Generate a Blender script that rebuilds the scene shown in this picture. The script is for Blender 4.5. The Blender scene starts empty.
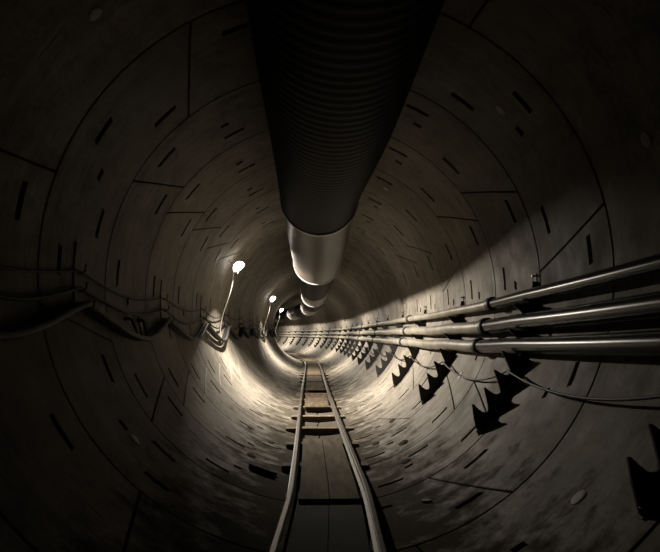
import bpy, math, random
import numpy as np
from mathutils import Vector, Matrix
random.seed(7)
SC = bpy.context.scene
C = SC.collection
PI = math.pi
R = 2.4                      # inner radius of the lining
RINGW = 1.49
RING_A = 4.52                # station of the first full ring joint in the photo
S_MIN, S_MAX = -3.0, 78.0

# ------------------------------------------------------------------ the tunnel's own line
def sstep(a, b, x):
    t = min(1.0, max(0.0, (x - a) / (b - a)))
    return t * t * (3 - 2 * t)
CURVE_S, CURVE_R = 30.0, 110.0
DS = 0.05
_S = np.arange(-6.0, 90.0, DS)
_P = np.zeros((len(_S), 3)); _H = np.zeros(len(_S)); _G = np.zeros(len(_S))
for i, s in enumerate(_S):
    _H[i] = 0.004 * sstep(4, 12, s) - max(0.0, s - CURVE_S) / CURVE_R
    _G[i] = 0.028 * sstep(3, 13, s)
i0 = int(round(6.0 / DS))
_P[i0] = (0, 0, R)
def _dir(i):
    return np.array([math.sin(_H[i]), math.cos(_H[i]), _G[i]])
for i in range(i0 + 1, len(_S)):
    _P[i] = _P[i - 1] + DS * 0.5 * (_dir(i - 1) + _dir(i))
for i in range(i0 - 1, -1, -1):
    _P[i] = _P[i + 1] - DS * 0.5 * (_dir(i + 1) + _dir(i))
def frame(s):
    f = (s + 6.0) / DS
    i = int(min(max(math.floor(f), 0), len(_S) - 2)); t = f - i
    p = _P[i] * (1 - t) + _P[i + 1] * t
    h = _H[i] * (1 - t) + _H[i + 1] * t
    g = _G[i] * (1 - t) + _G[i + 1] * t
    T = Vector((math.sin(h), math.cos(h), g)).normalized()
    X = Vector((math.cos(h), -math.sin(h), 0))
    U = X.cross(T).normalized()
    return Vector(p), T, X, U
def W(x, s, z):                # across, along, up from the axis
    p, T, X, U = frame(s)
    return p + X * x + U * z
def polar(a, depth, s):        # angle in degrees from the right spring line, depth in from the lining
    r = R - depth
    return W(r * math.cos(math.radians(a)), s, r * math.sin(math.radians(a)))

# ------------------------------------------------------------------ materials
def mat(name, base, rough=0.6, metal=0.0, noise=0.0, scale=8.0, bump=0.0, spec=0.5, dark=None, stretch=None):
    m = bpy.data.materials.new(name); m.use_nodes = True
    nt = m.node_tree; b = nt.nodes['Principled BSDF']
    b.inputs['Base Color'].default_value = (*base, 1); b.inputs['Roughness'].default_value = rough
    b.inputs['Metallic'].default_value = metal; b.inputs['Specular IOR Level'].default_value = spec
    if noise or bump:
        tc = nt.nodes.new('ShaderNodeTexCoord'); mp = nt.nodes.new('ShaderNodeMapping')
        if stretch: mp.inputs['Scale'].default_value = stretch
        nt.links.new(tc.outputs['Object'], mp.inputs['Vector'])
        n = nt.nodes.new('ShaderNodeTexNoise'); n.inputs['Scale'].default_value = scale; n.inputs['Detail'].default_value = 8
        nt.links.new(mp.outputs['Vector'], n.inputs['Vector'])
        if noise:
            r = nt.nodes.new('ShaderNodeValToRGB')
            d = dark or tuple(c * (1 - noise) for c in base)
            r.color_ramp.elements[0].position = 0.33; r.color_ramp.elements[0].color = (*d, 1)
            r.color_ramp.elements[1].position = 0.66; r.color_ramp.elements[1].color = (*base, 1)
            nt.links.new(n.outputs['Fac'], r.inputs['Fac']); nt.links.new(r.outputs['Color'], b.inputs['Base Color'])
        if bump:
            bp = nt.nodes.new('ShaderNodeBump'); bp.inputs['Strength'].default_value = bump; bp.inputs['Distance'].default_value = 0.01
            nt.links.new(n.outputs['Fac'], bp.inputs['Height']); nt.links.new(bp.outputs['Normal'], b.inputs['Normal'])
    return m

def concrete():
    m = bpy.data.materials.new('segment_concrete'); m.use_nodes = True
    nt = m.node_tree; N = nt.nodes; L = nt.links; b = N['Principled BSDF']
    uv = N.new('ShaderNodeUVMap'); uv.uv_map = 'ring'          # x = metres along the arc, y = metres along the tunnel
    tc = N.new('ShaderNodeTexCoord')
    def noise(src, scale, detail, st=(1, 1, 1), rough=0.55):
        mp = N.new('ShaderNodeMapping'); mp.inputs['Scale'].default_value = st
        L.new(src, mp.inputs['Vector'])
        n = N.new('ShaderNodeTexNoise'); n.inputs['Scale'].default_value = scale
        n.inputs['Detail'].default_value = detail; n.inputs['Roughness'].default_value = rough
        L.new(mp.outputs['Vector'], n.inputs['Vector']); return n.outputs['Fac']
    def ramp(fac, stops):
        r = N.new('ShaderNodeValToRGB'); e = r.color_ramp.elements
        while len(e) < len(stops): e.new(0.5)
        for k, (p, c) in enumerate(stops): e[k].position = p; e[k].color = (*c, 1)
        L.new(fac, r.inputs['Fac']); return r.outputs['Color']
    def mix(fac, a, c, mode='MIX'):
        x = N.new('ShaderNodeMix'); x.data_type = 'RGBA'; x.blend_type = mode
        if isinstance(fac, float): x.inputs['Factor'].default_value = fac
        else: L.new(fac, x.inputs['Factor'])
        for k, v in ((6, a), (7, c)):
            if isinstance(v, tuple): x.inputs[k].default_value = (*v, 1)
            else: L.new(v, x.inputs[k])
        return x.outputs[2]
    obj = tc.outputs['Object']
    cloud = noise(obj, 1.1, 6)
    col = ramp(cloud, [(0.3, CON_LO), (0.7, CON_HI)])
    streak = ramp(noise(uv.outputs['UV'], 1.0, 5, (0.55, 9.0, 1)), [(0.35, (0.72, 0.72, 0.72)), (0.6, (1, 1, 1))])
    col = mix(0.75, col, streak, 'MULTIPLY')
    fine = ramp(noise(obj, 26, 6), [(0.36, (0.72, 0.71, 0.69)), (0.55, (1, 1, 1))])
    col = mix(0.6, col, fine, 'MULTIPLY')
    oi = N.new('ShaderNodeObjectInfo'); mr = N.new('ShaderNodeMapRange'); mr.inputs['To Min'].default_value = 0.78; mr.inputs['To Max'].default_value = 1.12
    L.new(oi.outputs['Random'], mr.inputs['Value'])
    col = mix(1.0, col, mr.outputs['Result'], 'MULTIPLY')
    blot = ramp(noise(obj, 4.5, 10, (1, 1, 1), 0.7), [(0.38, (0.62, 0.6, 0.57)), (0.52, (1, 1, 1))])
    col = mix(0.8, col, blot, 'MULTIPLY')
    # scuffs running round the ring
    sc = ramp(noise(uv.outputs['UV'], 1.0, 3, (1.6, 22.0, 1), 0.6), [(0.62, (0, 0, 0)), (0.68, (1, 1, 1))])
    col = mix(sc, col, (0.09, 0.082, 0.07))
    # mud along the invert
    at = N.new('ShaderNodeAttribute'); at.attribute_name = 'invert'
    mud_n = noise(uv.outputs['UV'], 1.0, 10, (2.4, 3.0, 1), 0.74)
    ad = N.new('ShaderNodeMath'); ad.operation = 'MULTIPLY_ADD'; ad.inputs[1].default_value = 0.62
    L.new(at.outputs['Fac'], ad.inputs[0]); L.new(mud_n, ad.inputs[2])
    mud = ramp(ad.outputs[0], [(0.82, (0, 0, 0)), (1.0, (1, 1, 1))])
    col = mix(mud, col, (0.06, 0.052, 0.041))
    L.new(col, b.inputs['Base Color'])
    L.new(mix(mud, (0.22,) * 3, (0.03,) * 3), b.inputs['Specular IOR Level'])
    rr = ramp(noise(obj, 3.0, 4), [(0.3, (0.58,) * 3), (0.7, (0.78,) * 3)])
    L.new(mix(mud, rr, (0.97,) * 3), b.inputs['Roughness'])
    bp = N.new('ShaderNodeBump'); bp.inputs['Strength'].default_value = 0.25; bp.inputs['Distance'].default_value = 0.006
    L.new(noise(obj, 40, 8), bp.inputs['Height']); L.new(bp.outputs['Normal'], b.inputs['Normal'])
    return m
CON_LO, CON_HI = (0.18, 0.162, 0.136), (0.31, 0.282, 0.24)
M = {}
M['concrete'] = concrete()
M['plug'] = mat('pale_grout', (0.55, 0.54, 0.5), 0.7, noise=0.3, scale=20)
M['duct_black'] = mat('black_duct_sheet_and_shade', (0.005, 0.005, 0.0055), 0.6, noise=0.4, scale=5, spec=0.08)  # own black on the first length, painted shade on the later ones
M['duct_grey'] = mat('grey_duct_sheet', (0.05, 0.038, 0.031), 0.38, 0.0, spec=0.4, noise=0.5, scale=3, bump=0.05)
M['flange'] = mat('duct_flange_steel', (0.42, 0.41, 0.39), 0.4, 0.2, noise=0.3, scale=10)
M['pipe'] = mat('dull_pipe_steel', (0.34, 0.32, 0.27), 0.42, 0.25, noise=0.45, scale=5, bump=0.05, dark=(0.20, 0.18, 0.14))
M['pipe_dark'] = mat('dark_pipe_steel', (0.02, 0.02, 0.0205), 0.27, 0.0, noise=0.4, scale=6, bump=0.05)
M['coupling'] = mat('black_coupling_iron', (0.03, 0.029, 0.028), 0.5, 0.3, noise=0.3, scale=20)
M['bracket'] = mat('black_painted_steel', (0.018, 0.017, 0.016), 0.6, 0.0, noise=0.4, scale=14)
M['bolt'] = mat('zinc_bolt', (0.22, 0.21, 0.2), 0.45, 0.7, noise=0.2, scale=30)
M['cable'] = mat('black_cable_rubber', (0.014, 0.0135, 0.013), 0.6, spec=0.2, noise=0.4, scale=12)
M['cable_grey'] = mat('grey_cable_sheath', (0.03, 0.0285, 0.0265), 0.6, spec=0.3, noise=0.4, scale=10)
M['cord'] = mat('pale_lamp_cord', (0.62, 0.58, 0.5), 0.5, noise=0.2, scale=20)
M['rail'] = mat('worn_rail_steel', (0.085, 0.072, 0.06), 0.48, 0.35, noise=0.5, scale=9, bump=0.1)
M['sleeper'] = mat('muddy_sleeper_timber', (0.14, 0.115, 0.085), 0.9, spec=0.1, noise=0.6, scale=6, bump=0.3)
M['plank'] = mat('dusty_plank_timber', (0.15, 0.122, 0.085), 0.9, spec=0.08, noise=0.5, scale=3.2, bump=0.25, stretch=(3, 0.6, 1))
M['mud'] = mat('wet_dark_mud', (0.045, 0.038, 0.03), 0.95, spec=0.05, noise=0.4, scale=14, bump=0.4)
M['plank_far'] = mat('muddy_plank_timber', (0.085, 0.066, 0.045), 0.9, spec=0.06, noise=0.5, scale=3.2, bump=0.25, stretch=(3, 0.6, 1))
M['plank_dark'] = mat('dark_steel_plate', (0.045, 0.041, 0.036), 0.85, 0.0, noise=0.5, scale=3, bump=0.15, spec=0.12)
M['lamp_body'] = mat('grey_lamp_casting', (0.3, 0.3, 0.3), 0.5, 0.5, noise=0.2, scale=20)
def emit(name, col, st):
    m = bpy.data.materials.new(name); m.use_nodes = True; nt = m.node_tree
    b = nt.nodes['Principled BSDF']; b.inputs['Base Color'].default_value = (0.9, 0.9, 0.88, 1)
    b.inputs['Emission Color'].default_value = (*col, 1); b.inputs['Emission Strength'].default_value = st
    # a faint unevenness of the opal glass
    tc = nt.nodes.new('ShaderNodeTexCoord'); n = nt.nodes.new('ShaderNodeTexNoise'); n.inputs['Scale'].default_value = 9
    nt.links.new(tc.outputs['Object'], n.inputs['Vector'])
    r = nt.nodes.new('ShaderNodeMapRange'); r.inputs['To Min'].default_value = 0.3; r.inputs['To Max'].default_value = 0.4
    nt.links.new(n.outputs['Fac'], r.inputs['Value']); nt.links.new(r.outputs['Result'], b.inputs['Roughness'])
    return m
M['opal'] = emit('glowing_opal_housing', (1.0, 0.93, 0.82), 9.0)
M['diffuser'] = emit('lit_opal_glass', (1.0, 0.90, 0.76), 40.0)

# ------------------------------------------------------------------ mesh helpers
class MB:
    def __init__(self): self.v = []; self.f = []
    def verts(self, pts):
        n = len(self.v); self.v += [tuple(p) for p in pts]; return n
    def grid_tube(self, rings, caps=True):
        k = len(rings[0]); base = [self.verts(r) for r in rings]
        for a, b in zip(base, base[1:]):
            for j in range(k):
                self.f.append((a + j, a + (j + 1) % k, b + (j + 1) % k, b + j))
        if caps:
            self.f.append(tuple(base[0] + j for j in reversed(range(k)))); self.f.append(tuple(base[-1] + j for j in range(k)))
    def tube(self, pts, rad, n=10, caps=True, up=Vector((0, 0, 1))):
        rings = []; pts = [Vector(p) for p in pts]
        u = None
        for i, p in enumerate(pts):
            t = (pts[min(i + 1, len(pts) - 1)] - pts[max(i - 1, 0)]).normalized()
            if t.length < 0.5: t = (pts[-1] - pts[0]).normalized()
            if u is None:
                u = up if abs(t.dot(up)) < 0.9 else Vector((1, 0, 0))
            x = t.cross(u).normalized(); u = x.cross(t).normalized()
            r = rad[i] if isinstance(rad, (list, tuple)) else rad
            rings.append([p + (x * math.cos(2 * PI * j / n) + u * math.sin(2 * PI * j / n)) * r for j in range(n)])
        self.grid_tube(rings, caps)
    def sweep(self, prof, mats):      # prof: closed (x,z) list; mats: list of functions (x,z)->point
        self.grid_tube([[m(x, z) for x, z in prof] for m in mats], True)
    def box(self, fn, x0, x1, y0, y1, z0, z1, b=0.0):
        if b <= 0:
            n = self.verts([fn(x, y, z) for z in (z0, z1) for y in (y0, y1) for x in (x0, x1)])
            for q in ((0, 2, 3, 1), (4, 5, 7, 6), (0, 1, 5, 4), (2, 6, 7, 3), (0, 4, 6, 2), (1, 3, 7, 5)):
                self.f.append(tuple(n + i for i in q))
            return
        prof = [(x0 + b, z0), (x1 - b, z0), (x1, z0 + b), (x1, z1 - b), (x1 - b, z1), (x0 + b, z1), (x0, z1 - b), (x0, z0 + b)]
        cx, cz = (x0 + x1) / 2, (z0 + z1) / 2
        sm = [(cx + (x - cx) * (1 - 2 * b / max(x1 - x0, 1e-6)), cz + (z - cz) * (1 - 2 * b / max(z1 - z0, 1e-6))) for x, z in prof]
        ns = max(1, int((y1 - y0) / 0.6))
        rr = [[fn(x, y0, z) for x, z in sm]]
        for k in range(ns + 1):
            y = y0 + b + (y1 - y0 - 2 * b) * k / ns
            rr.append([fn(x, y, z) for x, z in prof])
        rr.append([fn(x, y1, z) for x, z in sm])
        self.grid_tube(rr, True)
    def build(self, name, material, parent=None, sharp=35, origin=None):
        me = bpy.data.meshes.new(name)
        v = self.v
        if parent is not None:
            inv = parent.matrix_world_stored.inverted() if False else PM[parent.name]
            v = [tuple(inv @ Vector(p)) for p in v]
        elif origin is not None:
            v = [tuple(Vector(p) - Vector(origin)) for p in v]
        me.from_pydata(v, [], self.f); me.update()
        bm_fix(me)
        for p in me.polygons: p.use_smooth = True
        me.set_sharp_from_angle(angle=math.radians(sharp))
        me.materials.append(material)
        o = bpy.data.objects.new(name, me); C.objects.link(o)
        if parent is not None: o.parent = parent; PM[o.name] = PM[parent.name]
        elif origin is not None: o.location = origin
        return o
import bmesh
def bm_fix(me):
    b = bmesh.new(); b.from_mesh(me); bmesh.ops.recalc_face_normals(b, faces=b.faces); b.to_mesh(me); b.free()
PM = {}                       # world -> local of every parent
def tag(o, label=None, cat=None, group=None, kind=None):
    if label: o['label'] = label
    if cat: o['category'] = cat
    if group: o['group'] = group
    if kind: o['kind'] = kind
    return o
def thing(name, mw, label, cat, group=None):
    o = bpy.data.objects.new(name, None); C.objects.link(o); o.empty_display_size = 0.1
    o.matrix_world = mw; PM[o.name] = mw.inverted()
    return tag(o, label, cat, group)
def fmat(s, x=0, z=0):        # frame of the tunnel at station s
    p, T, X, U = frame(s)
    q = p + X * x + U * z
    return Matrix(((X.x, T.x, U.x, q.x), (X.y, T.y, U.y, q.y), (X.z, T.z, U.z, q.z), (0, 0, 0, 1)))
def dup(root, mw, label, group):
    r = root.copy(); C.objects.link(r); r.matrix_world = mw; PM[r.name] = mw.inverted()
    r['label'] = label; r['group'] = group
    for ch in list(root.children):
        c = ch.copy(); C.objects.link(c); c.parent = r
        for g in list(ch.children):
            d = g.copy(); C.objects.link(d); d.parent = c
    return r
ORD = ['nearest', 'second', 'third', 'fourth', 'fifth', 'sixth', 'seventh', 'eighth', 'ninth', 'tenth', 'eleventh', 'twelfth',
       'thirteenth', 'fourteenth', 'fifteenth', 'sixteenth', 'seventeenth', 'eighteenth', 'nineteenth', 'twentieth']
def ordinal(n):               # 0-based
    if n < 20: return ORD[n]
    tens = {2: 'twenty', 3: 'thirty', 4: 'forty', 5: 'fifty', 6: 'sixty'}; k = n + 1
    small = ['', 'first'] + ORD[1:10]
    return {20: 'twentieth', 30: 'thirtieth', 40: 'fortieth', 50: 'fiftieth', 60: 'sixtieth'}.get(k) or tens[k // 10] + '-' + small[k % 10]

# ------------------------------------------------------------------ the lining: rings of precast segments
GAP, CH, THK, PDEP = 0.008, 0.007, 0.16, 0.10
def ring_mesh(s0, joints, pockets, name):
    # joints: (front angle, back angle) ascending; pockets: (t, angle, length in degrees)
    V, F, UV, INV = [], [], [], []
    nj = len(joints)
    for k in range(nj):
        a0 = joints[k]; a1 = joints[(k + 1) % nj]
        if k == nj - 1: a1 = (a1[0] + 360, a1[1] + 360)
        g = math.degrees(GAP / R)
        lo = lambda t: a0[0] + (a0[1] - a0[0]) * t + g
        hi = lambda t: a1[0] + (a1[1] - a1[0]) * t - g
        span = max(hi(0) - lo(0), hi(1) - lo(1))
        c = math.degrees(CH / R) / span
        us = {0.0, c, 1 - c, 1.0} | {i / round(span / 3.6) for i in range(1, int(round(span / 3.6)))}
        pk = []
        for (t, ang, ln) in pockets:
            for off in (0, 360, -360):
                aa = ang + off
                if lo(t) + 1 + ln / 2 < aa < hi(t) - 1 - ln / 2:
                    u0 = (aa - ln / 2 - lo(t)) / (hi(t) - lo(t)); u1 = (aa + ln / 2 - lo(t)) / (hi(t) - lo(t))
                    pk.append((u0, u1, t - 0.026, t + 0.026)); us = {u for u in us if not (u0 - 0.004 < u < u1 + 0.004)} | {u0, (u0 + u1) / 2, u1}
        us = sorted(us)
        ts = sorted({0.0, CH / RINGW, 0.224, 0.276, 0.36, 0.474, 0.526, 0.64, 0.724, 0.776, 1 - CH / RINGW, 1.0})
        nu, nt_ = len(us), len(ts)
        def pt(u, t, dr):
            a = lo(t) + (hi(t) - lo(t)) * u
            s = s0 + GAP + (RINGW - 2 * GAP) * t
            return a, s, dr
        idx = {}
        def vert(a, s, dr):
            V.append(tuple(polar(a, -dr, s))); UV.append((math.radians(a) * R, s))
            d = abs(((a - 270 + 180) % 360) - 180); INV.append(max(0.0, 1 - d / 74.0) + (0.07 * (1 - sstep(5.2, 8.5, s)) if d < 74 else 0) * min(1, (74 - d) / 25))
            return len(V) - 1
        for i, u in enumerate(us):
            for j, t in enumerate(ts):
                edge = i in (0, nu - 1) or j in (0, nt_ - 1)
                idx[i, j] = vert(*pt(u, t, CH if edge else 0.0))
        def pocket_of(i, j):
            um, tm = (us[i] + us[i + 1]) / 2, (ts[j] + ts[j + 1]) / 2
            for n, (u0, u1, t0, t1) in enumerate(pk):
                if u0 < um < u1 and t0 < tm < t1: return n
            return -1
        fl = {}
        for i in range(nu - 1):
            for j in range(nt_ - 1):
                p = pocket_of(i, j)
                q = [(i, j), (i + 1, j), (i + 1, j + 1), (i, j + 1)]
                if p < 0:
                    F.append(tuple(idx[x] for x in q)); continue
                def fv(ij):
                    key = (p, ij)
                    if key not in fl: fl[key] = vert(*pt(us[ij[0]], ts[ij[1]], PDEP))
                    return fl[key]
                F.append(tuple(fv(x) for x in q))
                for (da, db, e0, e1) in ((0, -1, q[0], q[1]), (1, 0, q[1], q[2]), (0, 1, q[2], q[3]), (-1, 0, q[3], q[0])):
                    if pocket_of(i + da, j + db) != p: F.append((idx[e0], idx[e1], fv(e1), fv(e0)))
        loop = [(i, 0) for i in range(nu)] + [(nu - 1, j) for j in range(1, nt_)] + [(i, nt_ - 1) for i in range(nu - 2, -1, -1)] + [(0, j) for j in range(nt_ - 2, 0, -1)]
        out = [vert(*pt(us[i], ts[j], THK)) for i, j in loop]
        for n in range(len(loop)):
            m = (n + 1) % len(loop)
            F.append((idx[loop[n]], idx[loop[m]], out[m], out[n]))
        # the back of the segment
        for i in range(nu - 1):
            F.append((out[i], out[i + 1], out[nu + nt_ - 1 + nu - 1 - (i + 1) - 1] if False else out[(nu - 1) + (nt_ - 1) + (nu - 1) - (i + 1)],
                      out[(nu - 1) + (nt_ - 1) + (nu - 1) - i] if i else out[(nu - 1) + (nt_ - 1) + (nu - 1)]))
    me = bpy.data.meshes.new(name); me.from_pydata(V, [], F); me.update()
    uvl = me.uv_layers.new(name='ring')
    for l in me.loops: uvl.data[l.index].uv = UV[l.vertex_index]
    at = me.attributes.new('invert', 'FLOAT', 'POINT')
    at.data.foreach_set('value', INV)
    for p in me.polygons: p.use_smooth = True
    me.set_sharp_from_angle(angle=math.radians(25))
    me.materials.append(M['concrete'])
    return me
J1 = [(24.5, 35.5), (88, 91), (153.5, 143.5), (220, 209), (268, 271), (318, 329)]
P1 = [(.25, a, 7.2) for a in (21, 62, 104, 142, 178, 210, 240, 288, 314, 340)] + [(.75, a, 7.2) for a in (3, 44, 72, 120, 153, 192, 219, 252, 300, 323)] + \
     [(.5, a, 2.6) for a in (60, 122, 185, 245, 295, 0)]
J2 = [(11.2, 1.8), (83, 86), (121, 130.5), (190, 197), (264, 267), (307, 297)]
P2 = [(.25, a, 6.4) for a in (3.0, 40, 82, 112, 150, 180, 232, 270, 300, 335)] + [(.75, a, 7.2) for a in (14, 52, 95, 136, 168, 204, 228, 282, 308.5, 345)] + \
     [(.5, a, 2.6) for a in (36, 92, 158, 218, 270, 330)]
J3 = [(56, 59.4), (92, 90), (168, 163.5), (240, 231.6), (290, 286), (352, 348)]
P3 = [(.25, a, 7.2) for a in (190, 246, 300)] + [(.75, a, 7.2) for a in (75, 172, 215, 250)] + [(.5, a, 2.6) for a in (62, 300)]
J4 = [(15, 6), (88, 91), (152, 142), (220, 209), (268, 271), (307, 297)]
RINGS = []
k = -5
while RING_A + k * RINGW < S_MAX:
    s0 = RING_A + k * RINGW
    kind = {0: (J2, P2), -1: (J3, P3), -2: (J2, P2), -4: (J3, P3)}.get(k, (J1, P1))
    if k > 0 and k % 3 == 0: kind = (J4, P1)
    o = bpy.data.objects.new('wall_lining_ring', ring_mesh(s0, kind[0], kind[1], 'wall_lining_ring'))
    C.objects.link(o); n = len(RINGS)
    tag(o, None, None, None, 'structure'); RINGS.append(o)
    if k >= -1:
        o['label'] = ('concrete lining ring crossing the frame corners, ' if k < 0 else 'precast concrete lining ring, %s full ring in from the camera, ' % ordinal(k)) + 'with bolt pockets'
    else: o['label'] = 'precast concrete lining ring behind or beside the camera'
    o['category'] = 'tunnel wall'
    k += 1
def plug(parent, s, a, rad=0.045):
    mb = MB(); p, T, X, U = frame(s); c = polar(a, 0, s)
    n = (p - c).normalized(); e1 = T; e2 = n.cross(T).normalized()
    rings = []
    for rr, d in ((rad * 1.15, -0.004), (rad * 1.15, 0.006), (rad * 0.95, 0.010), (rad * 0.6, 0.010)):
        rings.append([c + n * d + (e1 * math.cos(2 * PI * j / 16) + e2 * math.sin(2 * PI * j / 16) * 1.25) * rr for j in range(16)])
    mb.grid_tube(rings); PM[parent.name] = Matrix.Identity(4)
    mb.build('grout_plug', M['plug'], parent)
def ring_at(k): return RINGS[k + 5]
for kk, a in ((-1, 137), (-1, 18), (-1, 312.5), (0, 43), (0, 222), (1, 75), (1, 190), (2, 330), (3, 60)):
    plug(ring_at(kk), RING_A + (kk + 0.5) * RINGW, a)

# ------------------------------------------------------------------ ventilation duct under the crown
DZ = 1.60
def duct_c(s):
    z = 1.60 + 0.02 * sstep(6.0, 8.4, s) - 0.33 * sstep(7.3, 12.4, s)
    return 0.03 - 0.06 * sstep(5, 8.4, s) + 0.03 * sstep(9, 13, s), z
def duct_r(s, r): return r if s > 8.5 else 0.66 - 0.05 * sstep(4.5, 8.5, s)
duct = thing('ventilation_duct', fmat(0, 0.03, DZ), 'huge black ribbed ventilation duct hung under the tunnel crown', 'duct')
SECT = [(-3.0, 8.5, 0.605, 'b'), (8.5, 13.9, 0.59, 'g'), (13.9, 21.3, 0.565, 'b'), (21.3, 25.6, 0.58, 'g'), (25.6, 32.5, 0.56, 'b'), (32.5, 37.0, 0.58, 'g'),
        (37.0, 44.5, 0.56, 'b'), (44.5, 49.0, 0.58, 'g'), (49.0, 56.5, 0.56, 'b'), (56.5, 61.0, 0.58, 'g'), (61.0, 76.0, 0.57, 'b')]  # past the second, black paints the shade between lamps, grey the lit stretches
for (sa, sb, r, kd) in SECT:
    mb = MB(); rings = []; n = 48
    step = 0.0275 if (kd == 'b' and sa < 5) else 0.25
    ns = int((sb - sa) / step)
    for i in range(ns + 1):
        s = sa + (sb - sa) * i / ns
        cx, cz = duct_c(s); ring = []
        for j in range(n):
            a = 2 * PI * j / n
            rr = duct_r(s, r)
            if kd == 'b' and sa < 5:       # wire helix under the sheet
                ph = ((s / 0.11) - a / (2 * PI)) % 1.0
                rr = rr - 0.007 + 0.007 * abs(math.cos(PI * ph)) ** 3
            elif kd == 'b':
                rr = rr + 0.006 * math.cos(2 * PI * s / 1.0)
            ring.append(W(cx + rr * math.cos(a), s, cz + rr * math.sin(a)))
        rings.append(ring)
    mb.grid_tube(rings, True)
    o = mb.build('duct_section', M['duct_black'] if kd == 'b' else M['duct_grey'], duct, sharp=60)
    if kd == 'g': o['label'] = 'plain grey-brown duct length'
    else: o['label'] = 'black duct length, sheet near the camera, painted shade farther in'
    if sb < 70:
        fl = MB(); cx, cz = duct_c(sb); rr = []
        for (ds, dr) in ((-0.05, -0.02), (-0.05, 0.018), (-0.03, 0.024), (0.03, 0.024), (0.05, 0.018), (0.05, -0.02)):
            rr.append([W(cx + (r + dr) * math.cos(2 * PI * j / n), sb + ds, cz + (r + dr) * math.sin(2 * PI * j / n)) for j in range(n)])
        fl.grid_tube(rr, False); fl.build('joint_band', M['flange'], duct)
s = 1.0
while s < 60:
    hg = MB(); hw = 0.03
    top = R - 0.002
    r = duct_r(s, next(q[2] for q in SECT if q[0] <= s <= q[1])) + 0.004
    cx, cz = duct_c(s)
    for sx in (-1, 1):
        a = math.radians(90 - sx * 38)
        x0, z0 = cx + r * math.cos(a), cz + r * math.sin(a)
        x1 = x0 + 0.05 * sx; z1 = math.sqrt(top * top - x1 * x1)
        hg.tube([W(x0, s, z0), W(x1, s, z1)], 0.008, 6)
    st = []
    for i in range(25):
        a = math.radians(90 + 38 - (76) * i / 24)
        st.append(a)
    hg.grid_tube([[W(cx + (r + d) * math.cos(a), s + e, cz + (r + d) * math.sin(a)) for d, e in ((0, -hw), (0, hw), (0.006, hw), (0.006, -hw))] for a in st])
    hg.build('hanger_strap', M['bolt'], duct)
    s += 3.0

# ------------------------------------------------------------------ pipes on the right wall and their brackets
BR_S = [3.15 + 2.97 * i for i in range(-1, 24)]
PIPES = [('top', -4.9, 0.150, 0.066), ('mid', -12.4, 0.160, 0.090), ('low', -19.3, 0.158, 0.085)]
pl = {'top': 'thin upper steel pipe of the three running along right wall',
      'mid': 'thickest steel pipe, middle of the three along right wall',
      'low': 'lowest steel pipe of the three along right wall'}
for pi, (nm, ang, dep, rad) in enumerate(PIPES):
    root = thing('steel_pipe', Matrix.Translation(polar(ang, dep, S_MIN)), pl[nm], 'pipe', 'pipes along the right wall')
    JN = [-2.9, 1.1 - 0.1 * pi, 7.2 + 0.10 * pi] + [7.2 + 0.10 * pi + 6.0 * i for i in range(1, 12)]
    def pc(s, pi=pi, ang=ang, dep=dep):
        ph = (s - 3.15) / 2.97
        sag = 0.012 * (1 if pi else 0.6) * math.sin(PI * (ph % 1.0)) * (0.5 + (1 if (int(math.floor(ph)) * 7 + pi * 3) % 3 else 0) * 0.9)
        wob = 0.012 * math.sin(s * 0.37 + pi * 1.7) * sstep(7, 12, s)
        p, T, X, U = frame(s)
        return polar(ang, dep + 0.0, s) + U * (-sag * 1.0) + X * (-abs(wob))
    for ji in range(len(JN) - 1):
        sa, sb = JN[ji], JN[ji + 1]
        mb = MB(); n = max(3, int((sb - sa) / 0.3))
        mb.tube([pc(sa + (sb - sa) * i / n) for i in range(n + 1)], rad, 20)
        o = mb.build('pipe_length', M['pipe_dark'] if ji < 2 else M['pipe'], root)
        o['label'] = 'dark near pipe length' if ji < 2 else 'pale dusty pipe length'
        if sb < 72:
            cp = MB(); prof = [(-0.075, 0.002), (-0.07, 0.018), (-0.05, 0.028), (-0.02, 0.022), (0.02, 0.022), (0.05, 0.028), (0.07, 0.018), (0.075, 0.002)]
            cp.tube([pc(sb + d) for d, _ in prof], [rad + e for _, e in prof], 20)
            cp.build('pipe_coupling', M['coupling'], root)

def bracket_profile():
    tips = [-7.9, -15.4, -22.5, -28.6, -34.7, -40.8]
    pr = [(-0.6, 0.003), (-0.6, 0.05), (-3.0, 0.062), (-5.2, 0.070), (-6.7, 0.085), (-7.25, 0.13), (-7.2, 0.24), (-7.9, 0.255)]
    for a, b in zip(tips, tips[1:]):
        d = a - b
        e = -0.045 if a > -20 else 0.0          # the cradles that carry pipes are cut deeper
        pr += [(a - 0.30 * d, 0.195 + 1.6 * e), (a - 0.60 * d, 0.118 + 1.4 * e), (a - 0.72 * d, 0.098 + e), (a - 0.83 * d, 0.100 + e), (b + 0.09 * d, 0.118 + e),
               (b + 0.05 * d, 0.145), (b + 0.04 * d, 0.19), (b + 0.06 * d, 0.258), (b, 0.27)]
    pr += [(-43.4, 0.16), (-45.6, 0.03), (-45.8, 0.003)]
    pr += [(-45.8 + 45.2 * i / 30, 0.003) for i in range(1, 30)]
    return pr
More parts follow.
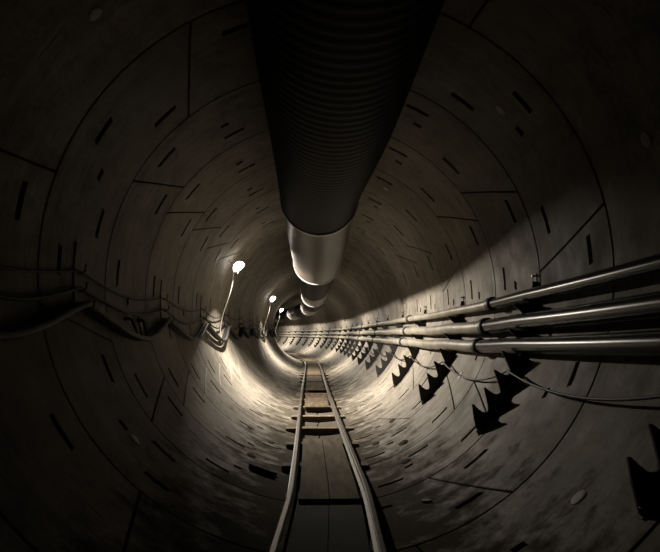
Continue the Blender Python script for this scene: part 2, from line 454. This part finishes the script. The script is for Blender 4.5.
def make_bracket(s):
    root = thing('pipe_bracket', fmat(s, 2.2, -0.5), '', 'bracket')
    prof = bracket_profile(); th = 0.011
    me_v = []
    f = MB(); n = len(prof)
    a = f.verts([polar(x, d, s - th) for x, d in prof]); b = f.verts([polar(x, d, s + th) for x, d in prof])
    for i in range(n):
        j = (i + 1) % n; f.f.append((a + i, a + j, b + j, b + i))
    # triangulated faces
    import mathutils
    tri = mathutils.geometry.tessellate_polygon([[Vector((R - d) * 1.0 * Vector((math.cos(math.radians(x)), math.sin(math.radians(x)), 0))) if False else Vector(((R - d) * math.cos(math.radians(x)), (R - d) * math.sin(math.radians(x)), 0)) for x, d in prof] ])
    for t in tri:
        f.f.append((a + t[0], a + t[1], a + t[2])); f.f.append((b + t[2], b + t[1], b + t[0]))
    f.build('hook_plate', M['bracket'], root, sharp=20)
    g = MB(); arc = [1.6 - 47.6 * i / 24 for i in range(25)]
    g.grid_tube([[polar(x, d, s + e) for d, e in ((0.002, -0.022), (0.002, 0.022), (0.012, 0.022), (0.012, -0.022))] for x in arc])
    g.build('wall_strip', M['bracket'], root)
    for x in (0.9, -18.0, -44.9):
        q = MB(); q.tube([polar(x, 0.012, s - 0.017), polar(x, 0.06, s - 0.017)], 0.013, 6); q.build('bolt', M['bolt'], root)
    return root
proto = make_bracket(BR_S[1])
PB = fmat(BR_S[1], 2.2, -0.5)
for i, s in enumerate(BR_S[1:]):
    lb = 'black hook-toothed pipe bracket on right wall, %s from the camera' % ordinal(i)
    if i == 0:
        lb = 'black hook-toothed pipe bracket cut by the right edge of the frame'
        tag(proto, lb, None, 'pipe brackets on the right wall')
    else: dup(proto, fmat(s, 2.2, -0.5), lb, 'pipe brackets on the right wall')

# thin cable looped from hook to hook under the pipes
def draped(nodes, sag, rad, n=14, wob=0.0, seed=1, sides=8):
    rnd = random.Random(seed); pts = []
    for i in range(len(nodes) - 1):
        (p, s0), (q, s1) = nodes[i], nodes[i + 1]
        sg = sag * (1 + wob * (rnd.random() * 2 - 1))
        for k in range(n + (i == len(nodes) - 2)):
            t = k / n
            x = [p[m] + (q[m] - p[m]) * t for m in (0, 1)]
            pts.append(polar(x[0], x[1], s0 + (s1 - s0) * t) + Vector((0, 0, -sg * 4 * t * (1 - t))))
    mb = MB(); mb.tube(pts, rad, sides); return mb
nodes = [((-25.2, 0.135), s) for s in BR_S if s < 45]
def draped_wall(a, dep, ss, sag, rad, wob, seed):
    return draped([((a, dep), s) for s in ss], sag, rad, 14, wob, seed)
o = draped_wall(-26.9, 0.135, [s for s in BR_S if s < 45], 0.19, 0.013, 0.25, 4).build('signal_cable', M['cable_grey'])
tag(o, 'thin cable sagging between the bracket hooks under the three pipes', 'cable')

# ------------------------------------------------------------------ cables on the left wall
HG_S = [5.2 + 3.03 * i for i in range(-2, 20)]
def zpolar(z, dep):           # left wall point at height z above the axis
    x = -math.sqrt(R * R - z * z)
    a = math.degrees(math.atan2(z, x)); return (a % 360, dep)
HOOK_Z = (-0.04, -0.21, -0.38)
def make_hanger(s):
    root = thing('cable_hanger', fmat(s, -2.3, -0.1), '', 'cable hanger')
    b = MB(); zs = [0.22 - 0.68 * i / 8 for i in range(9)]
    b.grid_tube([[polar(zpolar(z, 0)[0], d, s + e) for d, e in ((0.002, -0.014), (0.002, 0.014), (0.014, 0.014), (0.014, -0.014))] for z in zs])
    b.build('upright', M['bracket'], root)
    for z, ln in zip(HOOK_Z, (0.10, 0.11, 0.17)):
        h = MB(); a = zpolar(z, 0)[0]; rr = 0.009
        base = polar(a, 0.014, s); p, T, X, U = frame(s)
        pts = [base, base + X * (ln * 0.35) - U * 0.035, base + X * (ln * 0.7) - U * 0.04, base + X * (ln * 0.95) - U * 0.015, base + X * ln + U * 0.045]
        h.tube(pts, rr, 8); h.build('hook', M['bracket'], root)
    return root
hp = make_hanger(HG_S[0])
for i, s in enumerate(HG_S):
    if s < 1: lb = 'dark cable hanger on left wall beside or behind the camera'
    else: lb = 'dark three-hook cable hanger on left wall, %s from the camera' % ordinal(i - (1 if HG_S[0] < 1 else 0))
    if i == 0: tag(hp, lb, None, 'cable hangers on the left wall')
    else: dup(hp, fmat(s, -2.3, -0.1), lb, 'cable hangers on the left wall')
def left_cable(z, dep, sag, rad, wob, seed, m, label):
    rnd = random.Random(seed); pts = []; n = 16
    for i in range(len(HG_S) - 1):
        sg = sag * (1 + wob * (rnd.random() * 2 - 1)); lean = rnd.uniform(-0.08, 0.08)
        for k in range(n):
            t = k / n; u = t + lean * math.sin(PI * t)
            q = 4 * u * (1 - u); q = q * (0.55 + 0.45 * q)      # the loops round over at each hook
            zz = z - sg * q
            pts.append(polar(zpolar(zz, 0)[0], dep, HG_S[i] + (HG_S[i + 1] - HG_S[i]) * t))
    mb = MB(); mb.tube(pts, rad, 10)
    tag(mb.build('power_cable', m), label, 'cable', 'cables draped along the left wall')
left_cable(-0.062, 0.055, 0.13, 0.012, 0.3, 11, M['cable'], 'thin top cable drooping between left wall hangers')
left_cable(-0.225, 0.062, 0.20, 0.017, 0.2, 12, M['cable'], 'middle cable drooping between left wall hangers')
left_cable(-0.385, 0.050, 0.31, 0.034, 0.12, 13, M['cable'], 'thick black cable in deep loops along left wall, nearer the concrete')
left_cable(-0.385, 0.120, 0.34, 0.034, 0.12, 13, M['cable_grey'], 'thick grey cable in deep loops along left wall, outer of the pair')
for i, (ds, tilt) in enumerate(((6.55, 0.05), (7.05, -0.10))):
    mb = MB(); a0 = zpolar(-0.44, 0)[0]; a1 = zpolar(-0.66, 0)[0]
    mb.tube([polar(a0, 0.004, ds), polar(a0, 0.06, ds), polar(a0 + 0.8, 0.09, ds + tilt * 0.3), polar(a1, 0.115, ds + tilt)], [0.022, 0.022, 0.018, 0.012], 8)
    o = mb.build('cable_stay', M['bracket'])
    tag(o, 'short dark wall stay above first full cable loop on left wall, %s' % ('nearer of the two' if i == 0 else 'farther of the two'), 'cable stay', 'cable stays on the left wall')

# ------------------------------------------------------------------ lamps on the left wall
SPREAD, POWER = 147, 650.0
AIM = (0.64, -0.73, -0.015)
LAMP_S = [13.0 + 12.0 * i for i in range(5)]
LA, LD = 151.4, 0.30
def make_lamp(s):
    root = thing('bulkhead_lamp', fmat(s, (R) * math.cos(math.radians(LA)), R * math.sin(math.radians(LA))), '', 'lamp')
    p, T, X, U = frame(s); c = polar(LA, 0, s); n = (p - c).normalized(); t2 = n.cross(T).normalized()
    def ringn(o, ax, e1, e2, d, a, b, k=24): return [o + ax * d + e1 * (a * math.cos(2 * PI * j / k)) + e2 * (b * math.sin(2 * PI * j / k)) for j in range(k)]
    hc = c + n * LD                                     # pivot of the lamp head
    ax = (X * AIM[0] + U * AIM[1] - T * AIM[2]).normalized(); e1 = (T - ax * T.dot(ax)).normalized(); e2 = ax.cross(e1)
    m = MB(); m.grid_tube([ringn(c, n, T, t2, d, a, a * .8) for d, a in ((.003, .07), (.018, .07), (.024, .016), (LD - .09, .016), (LD - .085, .03), (LD - .06, .03))])
    m.build('lamp_bracket', M['lamp_body'], root)
    m = MB(); m.grid_tube([ringn(hc, ax, e1, e2, d, a, a * .92) for d, a in ((-.145, .02), (-.14, .06), (-.115, .105), (-.07, .145), (-.02, .158), (.015, .15), (.018, .115))])
    m.build('opal_housing', M['opal'], root)
    m = MB(); m.grid_tube([ringn(hc, ax, e1, e2, d, a, a * .92) for d, a in ((.0185, .112), (.024, .110), (.032, .09), (.037, .05), (.038, .012))]); m.build('lens', M['diffuser'], root)
    ld = bpy.data.lights.new('flood_light', 'AREA'); ld.shape = 'DISK'; ld.size = 0.20; ld.spread = math.radians(SPREAD); ld.energy = POWER; ld.color = (1.0, 0.90, 0.76)
    lo = bpy.data.objects.new('flood_light', ld); C.objects.link(lo); lo.parent = root
    lo.matrix_local = PM[root.name] @ Matrix.Translation(hc + ax * 0.045) @ (-ax).to_track_quat('Z', 'Y').to_matrix().to_4x4()
    # visor added on the lens's wall side to cut light on that wall
    m = MB(); w2 = (-n + ax * n.dot(ax)).normalized(); w3 = ax.cross(w2)
    rr = []
    for i in range(17):
        q = math.radians(-68 + 136 * i / 16); dv = w2 * math.cos(q) + w3 * (math.sin(q)); hh = 0.050 * math.cos(q * 1.2) ** 2 + 0.004
        rr.append([hc + ax * d + dv * a * 0.985 for d, a in ((.014, .128), (.018 + hh, .128), (.018 + hh, .124), (.014, .124))])
    m.grid_tube(rr); m.build('added_visor', M['lamp_body'], root)
    # pale lead down to the cable hooks
    pts = []
    a0 = math.radians(LA); x0, zz0 = (R - 0.12) * math.cos(a0), (R - 0.12) * math.sin(a0) - 0.06
    for i in range(17):
        t = i / 16; z = zz0 + (-0.78 - zz0) * t
        wx = -math.sqrt(R * R - z * z)
        x = x0 + (wx + 0.06 - x0) * t ** 1.3 + 0.03 * math.sin(2 * PI * t)
        pts.append(W(max(x, wx + 0.05), s - 0.10 * t, z))
    m = MB(); m.tube(pts, 0.012, 8); m.build('lamp_lead', M['cord'], root)
    return root
LN = ['nearest and brightest oval bulkhead lamp on left wall, pale lead hanging below', 'second oval bulkhead lamp along left wall, smaller with distance',
      'third oval bulkhead lamp, tiny, where the tunnel starts to bend', 'lamp hidden round the tunnel bend, fourth along the left wall', 'lamp hidden far round the tunnel bend, fifth along the left wall']
lp = make_lamp(LAMP_S[0]); tag(lp, LN[0], None, 'lamps along the left wall')
for i, s in enumerate(LAMP_S[1:]):
    dup(lp, fmat(s, R * math.cos(math.radians(LA)), R * math.sin(math.radians(LA))), LN[i + 1], 'lamps along the left wall')

# ------------------------------------------------------------------ the track
GA, RT, RH = 0.73, -2.18, 0.10
def toff(s): return -0.07 + 0.10 * sstep(3.2, 6.2, s) - 0.03 * sstep(8, 14, s)
RP = [(-.045, 0), (.045, 0), (.045, .008), (.012, .018), (.008, .03), (.008, .068), (.0225, .076), (.0235, .094), (.017, .10), (-.017, .10), (-.0235, .094), (-.0225, .076), (-.008, .068), (-.008, .03), (-.012, .018), (-.045, .008)]
for sx, lb in ((-1, 'left worn steel rail of the narrow track down the tunnel floor'), (1, 'right worn steel rail of the narrow track down the tunnel floor')):
    mb = MB(); ss = [S_MIN + 0.4 * i for i in range(int((S_MAX - S_MIN - 4) / 0.4))]
    mb.grid_tube([[W(toff(s) + sx * (GA / 2 + 0.0225) + x, s, RT - RH + z) for x, z in RP] for s in ss])
    tag(mb.build('rail', M['rail'], sharp=30), lb, 'rail', 'rails of the track')
SL_S = []
s = -2.1
while s < 66:
    SL_S.append(s); s += 1.49 if not (9.2 < s < 9.6) else 1.49
SL_S = [10.4 + 1.49 * i for i in range(-7, 38)]
TOP = RT - RH - 0.001
def sleeper_mb(s, hl=0.56, w=0.11):
    mb = MB(); o = toff(s); n = 14
    def bz(x): return max(-math.sqrt((R - 0.003) ** 2 - x * x), -9)
    xs = [o - hl + 2 * hl * i / n for i in range(n + 1)]
    prof = [(x, TOP) for x in xs] + [(x, bz(x)) for x in reversed(xs)]
    def rg(ds, sh): return [W(x * (1 - sh), s + ds, z if z < TOP - 1e-6 else TOP - sh * 0.3) for x, z in prof]
    # end faces as strips so that the arc stays clean
    a = mb.verts(rg(-w, 0)); b = mb.verts(rg(w, 0)); m = len(prof)
    for i in range(m):
        j = (i + 1) % m; mb.f.append((a + i, a + j, b + j, b + i))
    for i in range(n):
        q = (i, i + 1, m - 2 - i, m - 1 - i)
        mb.f.append(tuple(a + x for x in q)); mb.f.append(tuple(b + x for x in reversed(q)))
    return mb
vis = 0
for i, s in enumerate(SL_S):
    root_loc = W(toff(s), s, TOP)
    o = sleeper_mb(s, (0.56 + (0.06 if i % 3 == 1 else 0)) if s > 6 else 0.45).build('sleeper', M['sleeper'], sharp=30, origin=root_loc)
    if s < 8: lb = 'timber sleeper under the walkway plates, %s from the camera' % ordinal(i)
    else: lb = 'timber sleeper between the rails, %s beyond the pale planks' % ('first' if s < 10 else ordinal(int(round((s - 8.91) / 1.49))))
    tag(o, lb, 'sleeper', 'sleepers under the track')
def plank(s0, s1, x0, x1, th, m, name, lb, grp, zb=None):
    mb = MB(); zz = TOP + 0.002 if zb is None else zb
    mb.box(lambda x, y, z: W(toff(y) + x, y, z), x0, x1, s0, s1, zz, zz + th, 0.004)
    tag(mb.build(name, m, sharp=40), lb, 'walkway board', grp)
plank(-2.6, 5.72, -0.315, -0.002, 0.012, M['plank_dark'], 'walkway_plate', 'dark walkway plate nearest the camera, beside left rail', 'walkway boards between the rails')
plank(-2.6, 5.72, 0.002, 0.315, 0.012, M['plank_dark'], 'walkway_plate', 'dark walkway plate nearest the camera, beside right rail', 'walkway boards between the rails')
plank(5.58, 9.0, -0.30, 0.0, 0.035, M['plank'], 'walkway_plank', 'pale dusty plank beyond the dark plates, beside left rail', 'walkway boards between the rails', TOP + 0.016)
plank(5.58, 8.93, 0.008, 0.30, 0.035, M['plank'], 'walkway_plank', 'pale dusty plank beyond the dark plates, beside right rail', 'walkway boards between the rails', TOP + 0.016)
s = 13.1; n = 0
while s < 48:
    if n == 1: s = 17.2
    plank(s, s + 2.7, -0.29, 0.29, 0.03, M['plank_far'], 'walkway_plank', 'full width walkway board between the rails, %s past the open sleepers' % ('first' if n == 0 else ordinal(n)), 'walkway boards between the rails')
    s += 2.98; n += 1

# ------------------------------------------------------------------ odds and ends lying on the invert
def inv_point(x, s, h=0): return W(x, s, -math.sqrt(R * R - x * x) + h)
def tilted(x, s):             # local frame resting on the curved floor
    p, T, X, U = frame(s); c = inv_point(x, s); n = (W(0, s, 0) - c).normalized(); e = T.cross(n).normalized()
    return c, e, T, n
c, e, T, n = tilted(-0.74, 6.95)
mb = MB(); fn = lambda x, y, z: c + e * (x + 0.3 * y) + T * (y - 0.15 * x) + n * z
chan = [(-.05, .008), (.05, .008), (.05, .05), (.04, .05), (.04, .018), (-.04, .018), (-.04, .062), (-.05, .062)]
mb.grid_tube([[fn(x, y, z) for y, z in chan] for x in (-.17, -.06, .05, .16)])
tag(mb.build('steel_channel', M['bracket']), 'dark steel channel offcut lying on the floor outside left rail', 'scrap metal')
c, e, T, n = tilted(0.93, 5.35)
mb = MB(); mb.tube([c + n * 0.014 - e * 0.03 + T * 0.045, c + n * 0.014 + e * 0.04 - T * 0.05], 0.012, 8)
tag(mb.build('plastic_dowel', M['plug']), 'small pale dowel lying on the concrete right of the track', 'dowel')
rnd = random.Random(3)
CL = [(-0.95, 7.6, .05), (-1.15, 9.3, .04), (-0.78, 8.9, .045), (1.02, 7.0, .05), (1.15, 7.9, .06), (0.85, 8.6, .05), (1.25, 9.6, .05), (-0.74, 7.2, .035)]
nm = ['left of the track, first beyond the steel channel', 'left of the track, highest up the wall', 'left of the track, close to the rail by the pale planks end', 'right of the track, nearest the camera',
      'right of the track, second from the camera', 'right of the track, close beside the rail', 'right of the track, highest up the wall', 'beside left rail just past the steel channel']
for (x, s, r), q in zip(CL, nm):
    c, e, T, n = tilted(x, s); mb = MB(); rings = []
    for i in range(6):
        ph = PI * i / 5 * 0.5; rr = r * math.cos(ph) * 1.3 + 0.002
        rings.append([c + n * (r * 0.3 * math.sin(ph) + 0.001) + (e * math.cos(2 * PI * j / 10) + T * math.sin(2 * PI * j / 10) * 1.6) * rr * rnd.uniform(0.8, 1.15) for j in range(10)])
    mb.grid_tube(rings); tag(mb.build('mud_clod', M['mud'], sharp=60), 'dark mud clod ' + q, 'mud clod', 'mud clods on the floor')

# ------------------------------------------------------------------ world, camera, render look
w = bpy.data.worlds.new('tunnel_dark'); SC.world = w; w.use_nodes = True
w.node_tree.nodes['Background'].inputs['Color'].default_value = (0, 0, 0, 1)
w.node_tree.nodes['Background'].inputs['Strength'].default_value = 0.0
cam = bpy.data.cameras.new('camera'); co = bpy.data.objects.new('camera', cam); C.objects.link(co)
F = 550.0
VX, VY, AX, AZ = 308.0, 350.0, 0.195, 0.79
cam.sensor_fit = 'HORIZONTAL'; cam.sensor_width = 36.0; cam.lens = 36.0 * F / 660.0; cam.clip_start = 0.02; cam.clip_end = 300
beta = math.atan((VY - 276) / F); alpha = math.atan((330 - VX) / F * math.cos(beta))
co.location = (-AX, 0, R - AZ); co.rotation_euler = (PI / 2 + beta, 0, -alpha)
SC.camera = co
SC.view_settings.view_transform = 'Standard'; SC.view_settings.look = 'None'; SC.view_settings.gamma = 1.0
SC.view_settings.use_curve_mapping = False
SC.view_settings.exposure = 0.0
try:
    SC.cycles.use_denoising = True; SC.cycles.max_bounces = 10; SC.cycles.diffuse_bounces = 7; SC.cycles.sample_clamp_indirect = 6.0
    SC.cycles.caustics_reflective = False; SC.cycles.caustics_refractive = False
except Exception: pass
